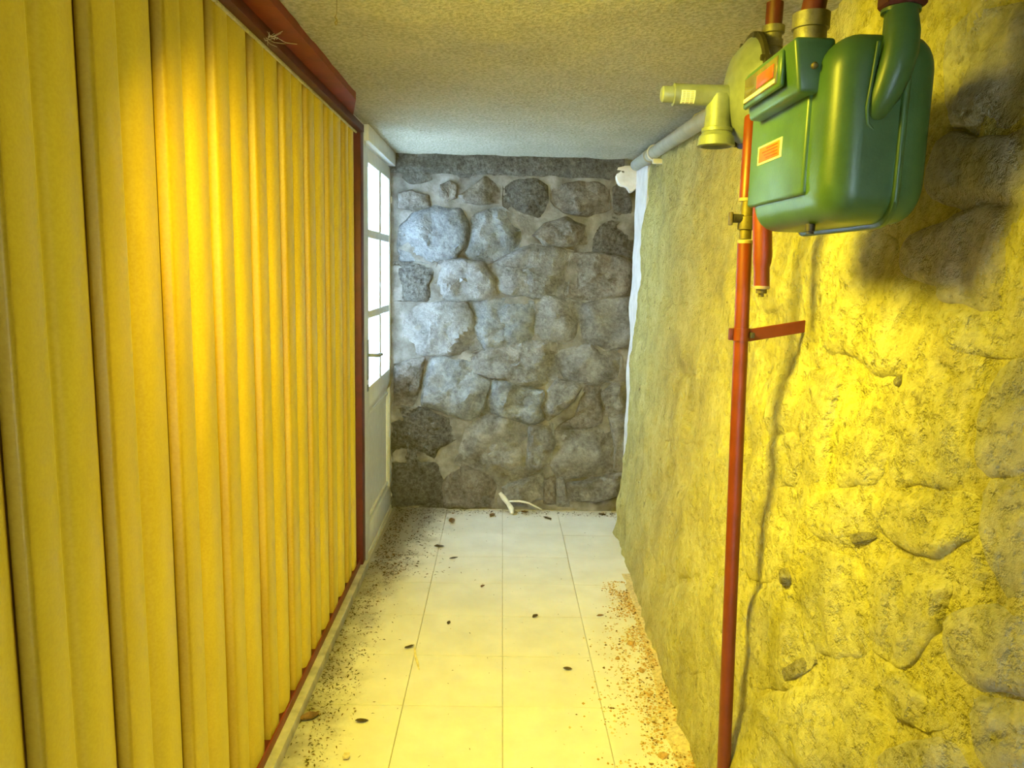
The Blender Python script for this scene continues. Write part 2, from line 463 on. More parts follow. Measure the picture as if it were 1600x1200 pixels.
A_ = (540, 180); B_ = (540, 480)
far_stones = [
    (A_, 'stone_brown', [(268, 392), (330, 375), (412, 400), (418, 455), (340, 478), (268, 462)]),
    (A_, 'stone_brown', [(472, 350), (518, 325), (558, 350), (552, 412), (500, 432), (472, 402)]),
    (A_, 'stone_brown', [(572, 400), (640, 350), (700, 305), (768, 300), (762, 432), (690, 447), (600, 432)]),
    (A_, 'stone_dark', [(795, 352), (850, 318), (940, 312), (1003, 358), (1012, 430), (962, 500), (860, 482), (792, 450)]),
    (A_, 'stone_brown', [(1060, 340), (1200, 318), (1312, 348), (1322, 470), (1200, 502), (1090, 480), (1030, 430)]),
    (A_, 'stone_dark', [(1340, 300), (1400, 350), (1430, 440), (1425, 530), (1340, 505)]),
    (A_, 'stone_blue', [(285, 560), (350, 490), (450, 462), (570, 478), (612, 540), (602, 640), (540, 702), (420, 728), (285, 718), (262, 650)]),
    (A_, 'stone_blue', [(630, 520), (700, 478), (790, 472), (852, 518), (878, 590), (852, 662), (760, 718), (650, 722), (602, 690), (632, 600)]),
    (A_, 'stone_brown', [(945, 600), (1010, 540), (1100, 515), (1192, 558), (1200, 640), (1100, 655), (1000, 645)]),
    (A_, 'stone_dark', [(1228, 580), (1330, 535), (1455, 555), (1460, 722), (1330, 722), (1245, 682)]),
    (A_, 'stone_dark', [(248, 740), (445, 735), (440, 790), (412, 850), (440, 930), (248, 920)]),
    (A_, 'stone', [(465, 738), (560, 718), (692, 733), (728, 790), (748, 912), (600, 927), (450, 932), (455, 830)]),
    (A_, 'stone', [(715, 750), (820, 700), (930, 653), (1062, 657), (1112, 688), (1097, 892), (960, 907), (755, 880), (730, 810)]),
    (A_, 'stone_brown', [(1125, 700), (1280, 695), (1425, 728), (1420, 892), (1250, 922), (1108, 902)]),
    (A_, 'stone', [(300, 1000), (400, 950), (600, 935), (645, 1040), (692, 1150), (560, 1192), (330, 1192), (292, 1090)]),
    (A_, 'stone_blue', [(613, 948), (760, 925), (932, 935), (932, 1122), (820, 1170), (720, 1190), (650, 1090)]),
    (A_, 'stone', [(948, 930), (1000, 903), (1080, 913), (1188, 950), (1157, 1030), (1152, 1122), (943, 1135)]),
    (A_, 'stone', [(1190, 950), (1320, 918), (1440, 918), (1437, 1152), (1300, 1172), (1170, 1112), (1165, 1010)]),
    (B_, 'stone', [(600, 252), (720, 215), (860, 180), (1042, 168), (1068, 280), (1052, 342), (960, 402), (850, 385), (740, 350), (650, 330)]),
    (B_, 'stone', [(1085, 222), (1220, 190), (1340, 215), (1378, 260), (1372, 352), (1250, 388), (1120, 372), (1078, 300)]),
    (B_, 'stone_blue', [(400, 332), (440, 260), (540, 238), (620, 268), (660, 340), (715, 372), (682, 500), (640, 548), (520, 532), (388, 482)]),
    (B_, 'stone_brown', [(245, 290), (330, 268), (392, 260), (372, 400), (340, 482), (245, 482)]),
    (B_, 'stone_blue', [(728, 382), (800, 363), (900, 405), (985, 420), (965, 500), (985, 552), (940, 588), (830, 560), (690, 522)]),
    (B_, 'stone', [(1010, 420), (1060, 370), (1150, 380), (1185, 400), (1130, 480), (1060, 542), (1000, 578), (985, 500)]),
    (B_, 'stone_brown', [(1195, 402), (1268, 398), (1278, 500), (1290, 590), (1060, 612), (1080, 582), (1150, 545)]),
    (B_, 'stone', [(1285, 430), (1340, 380), (1412, 358), (1412, 522), (1305, 545)]),
    (B_, 'stone_dark', [(240, 520), (370, 508), (480, 538), (592, 590), (570, 652), (460, 702), (440, 772), (240, 772)]),
    (B_, 'stone', [(600, 640), (640, 570), (740, 538), (890, 588), (908, 640), (893, 840), (770, 882), (660, 822), (558, 772)]),
    (B_, 'stone', [(920, 600), (1032, 590), (1047, 680), (1020, 782), (900, 852), (912, 720)]),
    (B_, 'stone', [(1062, 622), (1180, 612), (1312, 592), (1335, 700), (1322, 822), (1200, 842), (1080, 862), (1035, 800), (1050, 700)]),
    (B_, 'stone', [(1318, 560), (1405, 548), (1400, 820), (1342, 802), (1345, 690)]),
    (B_, 'stone_dark', [(240, 788), (460, 780), (482, 880), (470, 1000), (240, 1000)]),
    (B_, 'stone_brown', [(490, 802), (560, 782), (700, 842), (762, 902), (740, 1002), (498, 1005)]),
    (B_, 'stone', [(788, 902), (870, 870), (980, 838), (987, 955), (880, 985), (795, 970)]),
    (B_, 'stone_brown', [(992, 862), (1042, 850), (1050, 985), (992, 985)]),
    (B_, 'stone', [(1052, 850), (1090, 855), (1118, 990), (1058, 992)]),
    (B_, 'stone', [(1110, 882), (1200, 870), (1300, 842), (1388, 830), (1392, 935), (1280, 965), (1125, 968)]),
    (A_, 'stone_dark', [(270, 230), (420, 215), (470, 260), (450, 320), (330, 345), (268, 320)]),
]
for k, (o_, mt, poly) in enumerate(far_stones):
    pts = []
    for X, Y in poly:
        p = on_y(o_[0] + .3125 * X, o_[1] + .3125 * Y, Y_FAR - .02)
        pts.append((p.x, p.z))
    ctr = sum((Vector(p) for p in pts), Vector((0, 0))) / len(pts)
    dep = .046 + .014 * noise.noise(Vector((k * 1.7, .5, .2)))
    if mt == 'stone_dark': dep *= .6
    def tw(u, v, out, c=ctr): return Vector((u - c.x, -out, v - c.y))
    bm, c = stone_mesh(pts, tw, dep, k + 1.3, n=52, facets=9, rough=.7, grow=1.11, iters=0, wob=.09,
                       rings=((1.0, -.6), (.985, .2), (.955, .6), (.90, .85), (.80, 1.0), (.68, 1.05), (.54, 1.1), (.40, 1.1), (.26, 1.1), (.12, 1.1)))
    o = obj('stone', bm, M[mt], wall_far, None, 28)
    o.location = (ctr.x, Y_FAR, ctr.y)

# ------------------------------------------------------------------ right wall: battered rubble wall washed over with cement
WR0, WR1 = -2.2, 4.30
def wx(y, z):
    x0 = .615 + max(0, min(y, 4.4) - 2.1) * .037
    return x0 + (.80 - x0) * (z / H)
def wall_disp(y, z):
    d = .015 * noise.fractal(Vector((y * 3.2, z * 3.2, 11)), 1, 2, 6)
    d += .007 * noise.fractal(Vector((y * 14, z * 10, 21)), 1, 2, 3)
    d += .012 * noise.noise(Vector((y * 11, z * 6, 4)))
    # mortar dragged over the joints in long ridges
    c = noise.voronoi(Vector((y * 3.0 + .3 * noise.noise(Vector((y * 4, z * 4, 0))), z * 2.6, 1.0)))[0]
    d += .016 * min(1, (c[1] - c[0]) * 2.2) - .002
    return d
bm = bmesh.new()
ny, nz_ = 420, 150
g = []
for i in range(ny + 1):
    y = WR0 + (WR1 - WR0) * i / ny
    if y < .5 and i % 4: continue
    row = []
    for j in range(nz_ + 1):
        z = -.04 + (H + .06) * j / nz_
        x = wx(y, z) - wall_disp(y, z)
        if y > WR1 - .10: x += ((y - WR1 + .10) / .10) ** 2 * .09
        row.append(bm.verts.new((x, y, z)))
    g.append(row)
for a, b in zip(g, g[1:]):
    for j in range(nz_): bm.faces.new((a[j], a[j + 1], b[j + 1], b[j]))
add_box(bm, (.95, WR0, -.06), (1.3, Y_FAR + .2, 2.3))
wall_right = obj('wall_right', bm, M['cement'], None, 'structure', 60)
wall_right['label'] = 'uneven rubble wall washed over with yellowish cement'
R4 = (1000, 300); R5 = (1000, 750)
right_stones = [
    (R4, 'cement_stone', [(690, 290), (780, 185), (900, 170), (1060, 220), (1105, 320), (1190, 385), (1240, 455), (1220, 600), (1130, 720), (1000, 740), (880, 660), (760, 640), (690, 520)]),
    (R4, 'cement_grey', [(1120, 210), (1300, 110), (1500, 60), (1620, 90), (1620, 480), (1430, 480), (1250, 410), (1130, 330)]),
    (R4, 'cement_stone', [(705, 765), (770, 735), (832, 800), (820, 900), (800, 1010), (790, 1190), (702, 1200), (690, 1000)]),
    (R4, 'cement_stone', [(560, 720), (690, 690), (690, 985), (560, 1012), (550, 850)]),
    (R4, 'cement_stone', [(850, 905), (960, 870), (1060, 920), (1048, 1050), (1005, 1200), (812, 1200), (830, 1000)]),
    (R4, 'cement_stone', [(1105, 780), (1220, 700), (1400, 700), (1462, 765), (1440, 1000), (1400, 1130), (1300, 1200), (1060, 1190), (1072, 950)]),
    (R4, 'cement_grey', [(1485, 760), (1600, 715), (1680, 760), (1680, 1150), (1455, 1180), (1465, 950)]),
    (R4, 'cement_stone', [(550, 1030), (680, 1010), (690, 1200), (540, 1230)]),
    (R4, 'cement', [(80, 500), (200, 470), (330, 520), (350, 700), (200, 750), (65, 715)]),
    (R4, 'cement', [(60, 770), (220, 780), (340, 760), (350, 960), (200, 1040), (55, 1000)]),
    (R4, 'cement', [(95, 100), (240, 60), (370, 120), (380, 400), (200, 440), (85, 400)]),
    (R4, 'cement', [(500, 320), (600, 180), (690, 200), (660, 380), (620, 470), (500, 500)]),
    (R4, 'cement_stone', [(1260, 500), (1420, 500), (1640, 510), (1640, 690), (1420, 680), (1250, 640)]),
    (R5, 'cement_stone', [(660, 330), (780, 285), (930, 370), (935, 520), (955, 650), (890, 730), (740, 700), (670, 560)]),
    (R5, 'cement_stone', [(945, 425), (1080, 355), (1250, 375), (1300, 480), (1260, 600), (1140, 720), (1045, 755), (965, 660)]),
    (R5, 'cement_stone', [(480, 480), (640, 430), (655, 560), (720, 720), (640, 855), (500, 865), (450, 700)]),
    (R5, 'cement_grey', [(1290, 570), (1450, 525), (1640, 600), (1640, 900), (1400, 855), (1285, 740)]),
    (R5, 'cement_stone', [(430, 960), (640, 868), (800, 885), (960, 1000), (985, 1210), (430, 1210)]),
    (R5, 'cement_grey', [(1030, 1130), (1150, 1085), (1280, 1080), (1350, 1220), (1010, 1220)]),
    (R5, 'cement_stone', [(990, 775), (1060, 785), (1180, 900), (1290, 1000), (1240, 1045), (1030, 985)]),
    (R5, 'cement_stone', [(980, 65), (1400, 45), (1425, 220), (1200, 315), (1040, 250)]),
    (R5, 'cement_stone', [(690, 65), (960, 45), (1000, 200), (930, 265), (800, 260), (690, 165)]),
    (R5, 'cement', [(430, 65), (640, 40), (660, 200), (640, 380), (480, 430), (420, 250)]),
    (R5, 'cement', [(60, 65), (340, 30), (335, 330), (180, 400), (50, 300)]),
    (R5, 'cement', [(80, 480), (310, 430), (310, 760), (110, 800), (60, 650)]),
    (R5, 'cement_grey', [(1460, 30), (1640, 10), (1640, 480), (1520, 470), (1450, 230)]),
    (R5, 'hole_shade', [(605, 800), (690, 735), (740, 755), (700, 800), (640, 835), (612, 850)]),  # this and the next dark pieces paint the shade of small cavities
    (R5, 'hole_shade', [(598, 395), (630, 360), (650, 400), (640, 435), (605, 440)]),
    (R5, 'hole_shade', [(870, 235), (960, 215), (985, 245), (930, 268), (880, 262)]),
    (R5, 'hole_shade', [(880, 500), (905, 490), (890, 540), (865, 560)]),
    (R5, 'hole_shade', [(1090, 1150), (1130, 1110), (1150, 1130), (1120, 1190), (1085, 1200)]),
    (R5, 'hole_shade', [(1500, 215), (1525, 200), (1530, 235), (1495, 250)]),
    (R4, 'hole_shade', [(930, 680), (960, 690), (985, 740), (960, 730)]),
    (R4, 'hole_shade', [(1100, 780), (1130, 755), (1120, 800), (1105, 815)]),
    (R5, 'cement_grey', [(1400, 900), (1640, 940), (1640, 1230), (1460, 1230)]),
    ((0, 0), 'cement_grey', [(1495, 30), (1640, 10), (1650, 150), (1560, 205), (1480, 190)]),
    ((0, 0), 'cement_grey', [(1470, 205), (1560, 225), (1650, 180), (1650, 320), (1540, 330), (1450, 300)]),
]
def on_right(px, py):
    d = ray(px, py); t = .5
    for _ in range(60):
        p = EYE + d * t
        t += (wx(p.y, p.z) - p.x) / max(.05, d.x) * .6
    return EYE + d * t
for k, (o_, mt, poly) in enumerate(right_stones):
    s = .375 if o_[0] else 1
    pts = [on_right(o_[0] + s * X, o_[1] + s * Y) for X, Y in poly]
    pts = [(p.y, p.z) for p in pts]
    ctr = sum((Vector(p) for p in pts), Vector((0, 0))) / len(pts)
    base = Vector((wx(ctr.x, ctr.y), ctr.x, ctr.y))
    def tw(u, v, out, b=base): return Vector((wx(u, v) - .002 - .7 * wall_disp(u, v) - out, u, v)) - b
    bm, c = stone_mesh(pts, tw, .012 + .006 * noise.noise(Vector((k * 2.1, 3, 3))), k + 40.7, n=48, facets=3, rough=.9, wob=.14, iters=1, grow=1.17,
                       rings=((1.0, -.9), (.97, -.1), (.93, .3), (.87, .6), (.78, .85), (.68, .95), (.55, 1.0), (.42, 1.02), (.29, 1.03), (.15, 1.0)))
    o = obj('stone', bm, M[mt], wall_right, None, 50)
    o.location = base

# white plastered jamb between the rubble wall and the far wall
bm = bmesh.new()
nj = 60
rows_ = []
for j in range(nj + 1):
    z = -.02 + (H + .04) * j / nj
    e = .012 * noise.noise(Vector((z * 9, 1, 1))) + .006 * noise.noise(Vector((z * 30, 1, 1)))
    xa = .775 + .012 * noise.noise(Vector((z * 5, 8, 1)))
    rows_.append([bm.verts.new(p) for p in ((.96, 4.20, z), (xa, 4.20, z), (xa - .003, 4.40, z), (xa - .004 + e * .5, 4.535 + e, z), (xa + .03, 4.56 + e, z), (.96, 4.56, z))])
for a, b in zip(rows_, rows_[1:]):
    for k in range(5): bm.faces.new((a[k], a[k + 1], b[k + 1], b[k]))
bm.faces.new(rows_[-1])
trim_jamb = obj('trim_1', bm, M['white_plaster'], None, 'structure', 50)
trim_jamb['label'] = 'white plastered jamb where the rubble wall ends'
pl = [(962, 258), (1010, 258), (1012, 292), (1000, 288), (990, 300), (983, 303), (979, 292), (966, 291), (960, 276)]
pts = [on_y(x, y, Y_FAR - .045) for x, y in pl]; pts = [(p.x, p.z) for p in pts]
ctr = sum((Vector(p) for p in pts), Vector((0, 0))) / len(pts)
bm, c = stone_mesh(pts, lambda u, v, out: Vector((u - ctr.x, -out, v - ctr.y)), .05, 9.1, n=36, rough=.1, wob=.05,
                   rings=((1.0, 0), (.98, .85), (.9, 1.0), (.5, 1.02)))
o = obj('plaster_patch', bm, M['white_plaster'], trim_jamb, None, 40); o.location = (ctr.x, Y_FAR - .008, ctr.y)

# ------------------------------------------------------------------ back end of the passage (behind the camera), outside ground
box('wall_back', (-1.25, -2.3, -.08), (.25, -2.2, 2.3), M['white_plaster'], None, 0, kind='structure')
box('wall_back', (.25, -2.3, 1.9), (.55, -2.2, 2.3), M['white_plaster'], None, 0, kind='structure')
box('wall_back', (.55, -2.3, -.08), (1.3, -2.2, 2.3), M['white_plaster'], None, 0, kind='structure')
box('ground', (-9, -9, -.30), (9, 13, -.12), M['ground'], None, 0, kind='structure')

# ------------------------------------------------------------------ left wall: yellow sheet partition in a red frame
PX = -.68
wall_left = bpy.data.objects.new('wall_left', None); C.objects.link(wall_left); wall_left['kind'] = 'structure'
wall_left['label'] = 'yellow ribbed sheet partition in a red-brown frame'
prof = [(.004, -.022), (.010, .001), (.026, .0085), (.042, .006), (.055, .000), (.08, .003), (.16, .0062), (.26, .006), (.35, .002), (.42, -.006), (.465, -.014), (.485, -.0165),
        (.50, -.015), (.52, -.006), (.545, .001), (.62, .0058), (.72, .0055), (.82, .001), (.90, -.006), (.945, -.012), (.965, -.014), (.982, -.016), (.992, -.024)]
bm = bmesh.new(); W = .28
zs = [.041, .7, 1.4, 2.118]
cols = [[bm.verts.new((d - .001, (t - .5) * W, z)) for z in zs] for t, d in prof]
for a, b in zip(cols, cols[1:]):
    for k in range(3): bm.faces.new((a[k], b[k], b[k + 1], a[k + 1]))
bmesh.ops.recalc_face_normals(bm, faces=bm.faces[:])
panel_me = bpy.data.meshes.new('panel'); bm.to_mesh(panel_me); bm.free(); panel_me.materials.append(M['panel'])
panel_me.polygons.foreach_set('use_smooth', [True] * len(panel_me.polygons))
seams = [1.045, 1.297, 1.571, 1.845, 2.13, 2.406, 2.689, 2.992, 3.301, 3.565]
y = 1.045
while y > -2.1: y -= .276; seams.insert(0, y)
for a, b in zip(seams, seams[1:]):
    o = bpy.data.objects.new('panel', panel_me); C.objects.link(o); o.parent = wall_left
    o.location = (PX, (a + b) / 2, 0); o.scale = (1, (b - a) / W, 1)
for s in seams:
    box('batten', (PX - .045, s - .016, .03), (PX - .018, s + .016, 2.14), M['batten'], wall_left, .001, 1)
YL0, YL1 = -2.2, 3.56
# top: flat red plate under the ceiling with a darker lip that the sheets end behind
bm = bmesh.new()
vs = [(-.72, YL0), (-.566, YL0), (-.573, 3.02), (-.66, 3.40), (-.72, 3.40)]
lo = [bm.verts.new((x, y, 2.124)) for x, y in vs]; hi = [bm.verts.new((x, y, 2.160)) for x, y in vs]
bm.faces.new(lo[::-1]); bm.faces.new(hi)
for k in range(len(vs)): bm.faces.new((lo[k], lo[(k + 1) % len(vs)], hi[(k + 1) % len(vs)], hi[k]))
obj('top_plate', bm, M['red_rail'], wall_left)
o = box('top_rail', (-.674, YL0, 2.095), (-.640, YL1, 2.126), M['red_dark'], wall_left, .003)
box('dusty_strip', (-.676, YL0, 2.088), (-.668, YL1 - .02, 2.097), M['cobweb'], wall_left, .001)
box('bottom_rail', (-.6705, YL0, .038), (-.6665, YL1 + .03, .074), M['red_rail'], wall_left, .001)
o = box('leak_filler', (-.74, YL0, .02), (-.671, YL1 + .03, .056), M['red_dark'], wall_left, .001)  # added behind the rail to block light leaking under the sheets
box('end_post', (-.71, 3.555, .04), (-.655, 3.625, 2.14), M['red_dark'], wall_left, .003)
bs = box('baseboard_left', (-.80, YL0, -.02), (-.638, 3.62, .039), M['sill'], None, .004, kind='structure')
bs['label'] = 'pale concrete kerb under the yellow partition'

# ------------------------------------------------------------------ the glazed white door beyond the partition
DX = -.67
door = bpy.data.objects.new('door_1', None); C.objects.link(door); door['kind'] = 'structure'; door.location = (DX, 3.63, 0)
door['label'] = 'white half-glazed door with six frosted panes in the left wall'
DY0, DY1 = 3.72, 4.615
box('door_frame', (DX - .06, 3.628, -.01), (DX + .012, 3.712, 2.15), M['white_paint'], door, .003)
box('door_frame', (DX - .06, 3.66, 2.075), (DX + .035, 4.66, 2.15), M['white_paint'], door, .003)
box('door_frame', (DX - .06, 4.60, -.01), (DX + .008, 4.66, 2.15), M['white_paint'], door, .003)
box('door_frame', (DX - .13, 3.39, 2.128), (DX + .012, 3.70, 2.17), M['white_plaster'], door, .003)  # added filler block, stops a light leak above the end post
def db(name, y0, y1, z0, z1, d=.0, bev=.004, mat='white_paint'):
    return box(name, (DX - .045, y0, z0), (DX + d, y1, z1), M[mat], door, bev)
db('stile', DY0, 3.835, .015, 2.07)
db('stile', 4.545, DY1, .015, 2.07)
db('rail', 3.83, 4.55, 2.00, 2.07)
db('rail', 3.83, 4.55, .775, .885)
db('rail', 3.83, 4.55, .015, .15)
db('muntin', 3.83, 4.55, 1.638, 1.680, -.004)
db('muntin', 3.83, 4.55, 1.232, 1.272, -.004)
for z0, z1 in ((.885, 1.232), (1.272, 1.638), (1.68, 2.0)):
    db('glazing_bar', 4.155, 4.21, z0 - .002, z1 + .002, .004)
    for y0, y1 in ((3.833, 4.167), (4.198, 4.548)):
        box('pane', (DX - .030, y0, z0 - .002), (DX - .025, y1, z1 + .002), M['glass'], door, 0)
box('door_frame', (DX - .08, 3.63, -.03), (DX + .004, 4.66, .016), M['white_paint'], door, .002)  # added strip, stops light leaking under the door leaf
db('bottom_panel', 3.83, 4.55, .145, .78, -.016, .0)
for y0, y1, z0, z1 in ((3.86, 3.872, .18, .745), (4.508, 4.52, .18, .745)):
    db('panel_bead', y0, y1, z0, z1, -.004, .002)
for z0, z1 in ((.18, .192), (.733, .745)):
    db('panel_bead', 3.872, 4.508, z0, z1, -.004, .002)
# lever handle with its back plate on the near stile
pl_ = box('back_plate', (DX, 3.765, .93), (DX + .007, 3.80, 1.13), M['grey_metal'], door, .002)
hd = tube('handle', [(DX + .005, 3.782, 1.055), (DX + .048, 3.782, 1.055), (DX + .056, 3.79, 1.055), (DX + .058, 3.85, 1.053), (DX + .055, 3.905, 1.046)],
          [.009, .009, .010, .009, .008], M['grey_metal'], door, 12)
hd['label'] = 'grey lever handle'
box('keyhole_plate', (DX, 3.768, .87), (DX + .006, 3.797, .905), M['grey_metal'], door, .002)

# ------------------------------------------------------------------ green gas meter
def rounded_box_bm(lo, hi, r, seg=5):
    bm = bmesh.new(); add_box(bm, lo, hi, r, seg); return bm
gm = empty('gas_meter', (.575, 1.32, 1.58), 'green enamelled diaphragm gas meter hanging on the right rubble wall', 'gas meter')
MY0, MY1, MZ0, MZ1 = 1.135, 1.515, 1.578, 1.862
SX = .578
def mpart(name, bm, mat, parent=gm, smooth=50):
    off = gm.location if parent is gm else gm.location + parent.location
    bmesh.ops.translate(bm, verts=bm.verts[:], vec=-off)
    return obj(name, bm, mat, parent, None, smooth)
def case_half(x_face, x_seam, r, inset=0):
    """half of the pressed case: a rounded pan from the seam to the face"""
    bm = bmesh.new(); n = 7; s = 1 if x_face < x_seam else -1
    depth = abs(x_seam - x_face)
    def loop(grow, x, cr):
        pts = []
        y0, y1, z0, z1 = MY0 + grow, MY1 - grow, MZ0 + grow, MZ1 - grow
        for cyy, czz, a0 in ((y1 - cr, z1 - cr, 0), (y0 + cr, z1 - cr, PI / 2), (y0 + cr, z0 + cr, PI), (y1 - cr, z0 + cr, 1.5 * PI)):
            for k in range(9):
                a = a0 + PI / 2 * k / 8
                pts.append(bm.verts.new((x, cyy + cr * math.cos(a), czz + cr * math.sin(a))))
        return pts
    L = [loop(.004, x_seam, .05), loop(.004, x_face + s * r, .05)]
    for k in range(1, n + 1):
        a = PI / 2 * k / n
        gro = .004 + r * (1 - math.cos(a))
        L.append(loop(gro, x_face + s * r * (1 - math.sin(a)), max(.012, .05 - r * .55 * (1 - math.cos(a)))))
    L.append(loop(.004 + r + .03, x_face - s * .002, .02))
    for a, b in zip(L, L[1:]):
        for k in range(len(a)): bm.faces.new((a[k], a[(k + 1) % len(a)], b[(k + 1) % len(b)], b[k]))
    bm.faces.new(L[-1])
    return bm
fc = mpart('front_case', case_half(.478, SX, .046), M['enamel'])
mpart('rear_case', case_half(.634, SX, .04), M['enamel'])
# crimped flange where the two halves meet
bm = bmesh.new()
def rloop(grow, x, cr=.052):
    pts = []
    y0, y1, z0, z1 = MY0 - grow, MY1 + grow, MZ0 - grow, MZ1 + grow
    for cyy, czz, a0 in ((y1 - cr, z1 - cr, 0), (y0 + cr, z1 - cr, PI / 2), (y0 + cr, z0 + cr, PI), (y1 - cr, z0 + cr, 1.5 * PI)):
        for k in range(9):
            a = a0 + PI / 2 * k / 8
            pts.append(bm.verts.new((x, cyy + cr * math.cos(a), czz + cr * math.sin(a))))
    return pts
L = [rloop(-.006, SX - .005), rloop(.001, SX - .005), rloop(.003, SX - .003), rloop(.003, SX + .003), rloop(.001, SX + .005), rloop(-.006, SX + .005)]
for a, b in zip(L, L[1:]):
    for k in range(len(a)): bm.faces.new((a[k], a[(k + 1) % len(a)], b[(k + 1) % len(b)], b[k]))
mpart('seam_flange', bm, M['enamel'])
# pressed front panel with raised rim
mpart('front_panel', rounded_box_bm((.470, 1.222, 1.628), (.485, 1.492, 1.80), .006, 3), M['enamel'])
st = mpart('sticker', rounded_box_bm((.4685, 1.322, 1.700), (.4705, 1.442, 1.733), .0004, 1), M['sticker_edge']); st['label'] = 'orange-red sticker with a pale border'
mpart('sticker_print', rounded_box_bm((.4678, 1.330, 1.7035), (.4690, 1.434, 1.7295), .0003, 1), M['sticker_red'])
for k in range(4):
    z = 1.7075 + k * .0055
    mpart('sticker_line', rounded_box_bm((.4672, 1.338, z), (.4682, 1.395 + .01 * (k % 3), z + .0018), .0002, 1), M['sticker_ink'])
# index box with window
bm = rounded_box_bm((.436, 1.205, 1.778), (.50, 1.440, 1.860), .007, 3)
for v in bm.verts:                                    # hood slopes: deeper on top
    if v.co.x < .46 and v.co.z < 1.80: v.co.x += .010
ib = mpart('index_box', bm, M['enamel'])
def ipart(name, lo, hi, mat, bev=.001):
    bm = rounded_box_bm(lo, hi, bev, 1); bmesh.ops.translate(bm, verts=bm.verts[:], vec=-gm.location)
    return obj(name, bm, mat, ib, None, 50)
ipart('window_rim', (.431, 1.246, 1.796), (.440, 1.430, 1.852), M['enamel'], .003)
ipart('window', (.429, 1.258, 1.803), (.434, 1.420, 1.846), M['dial'])
ipart('index_band', (.4275, 1.270, 1.815), (.4300, 1.350, 1.836), M['dial_red'], .0005)
ipart('index_plate', (.4275, 1.262, 1.8045), (.4300, 1.416, 1.811), M['label_white'], .0005)
ipart('seal_screw', (.463, 1.198, 1.812), (.473, 1.208, 1.822), M['brass'], .003)
# the fat bulge of the right-hand passage, tapering down the near side of the case
bm = bmesh.new()
add_tube(bm, [(.568, 1.150, 1.880), (.566, 1.140, 1.850), (.562, 1.134, 1.82), (.556, 1.134, 1.79), (.548, 1.138, 1.762), (.540, 1.146, 1.738), (.533, 1.160, 1.722)],
         [.021, .024, .025, .024, .021, .015, .005], 22)
mpart('inlet_bulge', bm, M['enamel'], smooth=70)
bm = bmesh.new()
add_tube(bm, [(.532, 1.137, 1.835), (.527, 1.136, 1.78), (.524, 1.137, 1.745), (.528, 1.140, 1.722), (.540, 1.142, 1.712)], .0028, 8)
mpart('bulge_rim', bm, M['enamel'], smooth=70)
lathe('inlet_stub', (.570, 1.158, 1.85), (0, 0, 1), [(0, .022), (.030, .022), (.031, .027), (.036, .027), (.037, .022)], M['enamel'], gm)
lathe('outlet_stub', (.566, 1.490, 1.845), (0, 0, 1), [(0, .026), (.045, .026), (.046, .031), (.055, .031), (.056, .024)], M['enamel'], gm)
lathe('drain_screw', (.505, 1.262, 1.585), (0, 0, -1), [(0, .008), (.012, .008), (.0125, .006), (.016, .006)], M['iron'], gm, 12)

# ------------------------------------------------------------------ pipework around the meter
t = empty('supply_pipe', (.575, 1.16, 1.90), 'dark red pipe rising to the ceiling from the near end of the green gas meter', 'pipe')
lathe('union_nut', (.572, 1.160, 1.888), (0, 0, 1), [(0, .030), (.004, .033), (.030, .033), (.034, .028)], M['red_dark'], t, 6, 20)
tube('pipe', [(.574, 1.160, 1.915), (.580, 1.160, 2.0), (.590, 1.165, 2.16)], .024, M['red_dark'], t)

t = empty('outlet_pipe', (.567, 1.49, 1.90), 'dark pipe with grimy union nut leaving the meter top and turning along the ceiling corner', 'pipe')
lathe('union_nut', (.567, 1.492, 1.903), (0, 0, 1), [(0, .032), (.004, .036), (.022, .036), (.026, .031)], M['nut'], t, 8, 20)
lathe('union_sleeve', (.567, 1.492, 1.928), (0, 0, 1), [(0, .030), (.028, .030), (.029, .034), (.056, .034), (.058, .027)], M['nut'], t, 24)
pts = [(.567, 1.492, 1.975), (.575, 1.495, 2.02)] + [(.60, 1.50, 2.065), (.65, 1.49, 2.085), (.69, 1.45, 2.092), (.705, 1.38, 2.093), (.708, 1.2, 2.094), (.71, .3, 2.096)]
tube('pipe', pts, .022, M['red_dark'], t, 18, 60)

# regulator
rg = empty('pressure_regulator', (.575, 1.95, 1.94), 'grey disc-shaped gas pressure regulator with a sideways spring tube, left of the green meter', 'gas regulator')
RC = (.575, 1.95, 1.948)
lathe('diaphragm_housing', (.632, RC[1], RC[2]), (-1, 0, 0), [(0, .05), (.008, .10), (.022, .122), (.034, .126), (.044, .122), (.062, .100), (.074, .085), (.082, .050), (.086, .03)], M['grey_metal'], rg, 40, 35)
lathe('clamp_ring', (.606, RC[1], RC[2]), (-1, 0, 0), [(0, .128), (.002, .136), (.012, .136), (.014, .128)], M['iron'], rg, 40)
for k in range(8):
    a = 2 * PI * (k + .5) / 8
    c = Vector((.612, RC[1] + .129 * math.cos(a), RC[2] + .129 * math.sin(a)))
    lathe('bolt', c, (-1, 0, 0), [(0, .007), (.026, .007)], M['iron'], rg, 6, 20)
tube('spring_tube', [(.56, RC[1], RC[2] - .012), (.415, RC[1], RC[2] - .012)], .026, M['grey_metal'], rg, 24)
lathe('end_cap', (.417, RC[1], RC[2] - .012), (-1, 0, 0), [(0, .0275), (.004, .0275), (.005, .021), (.030, .020), (.034, .016)], M['grey_metal'], rg, 24)
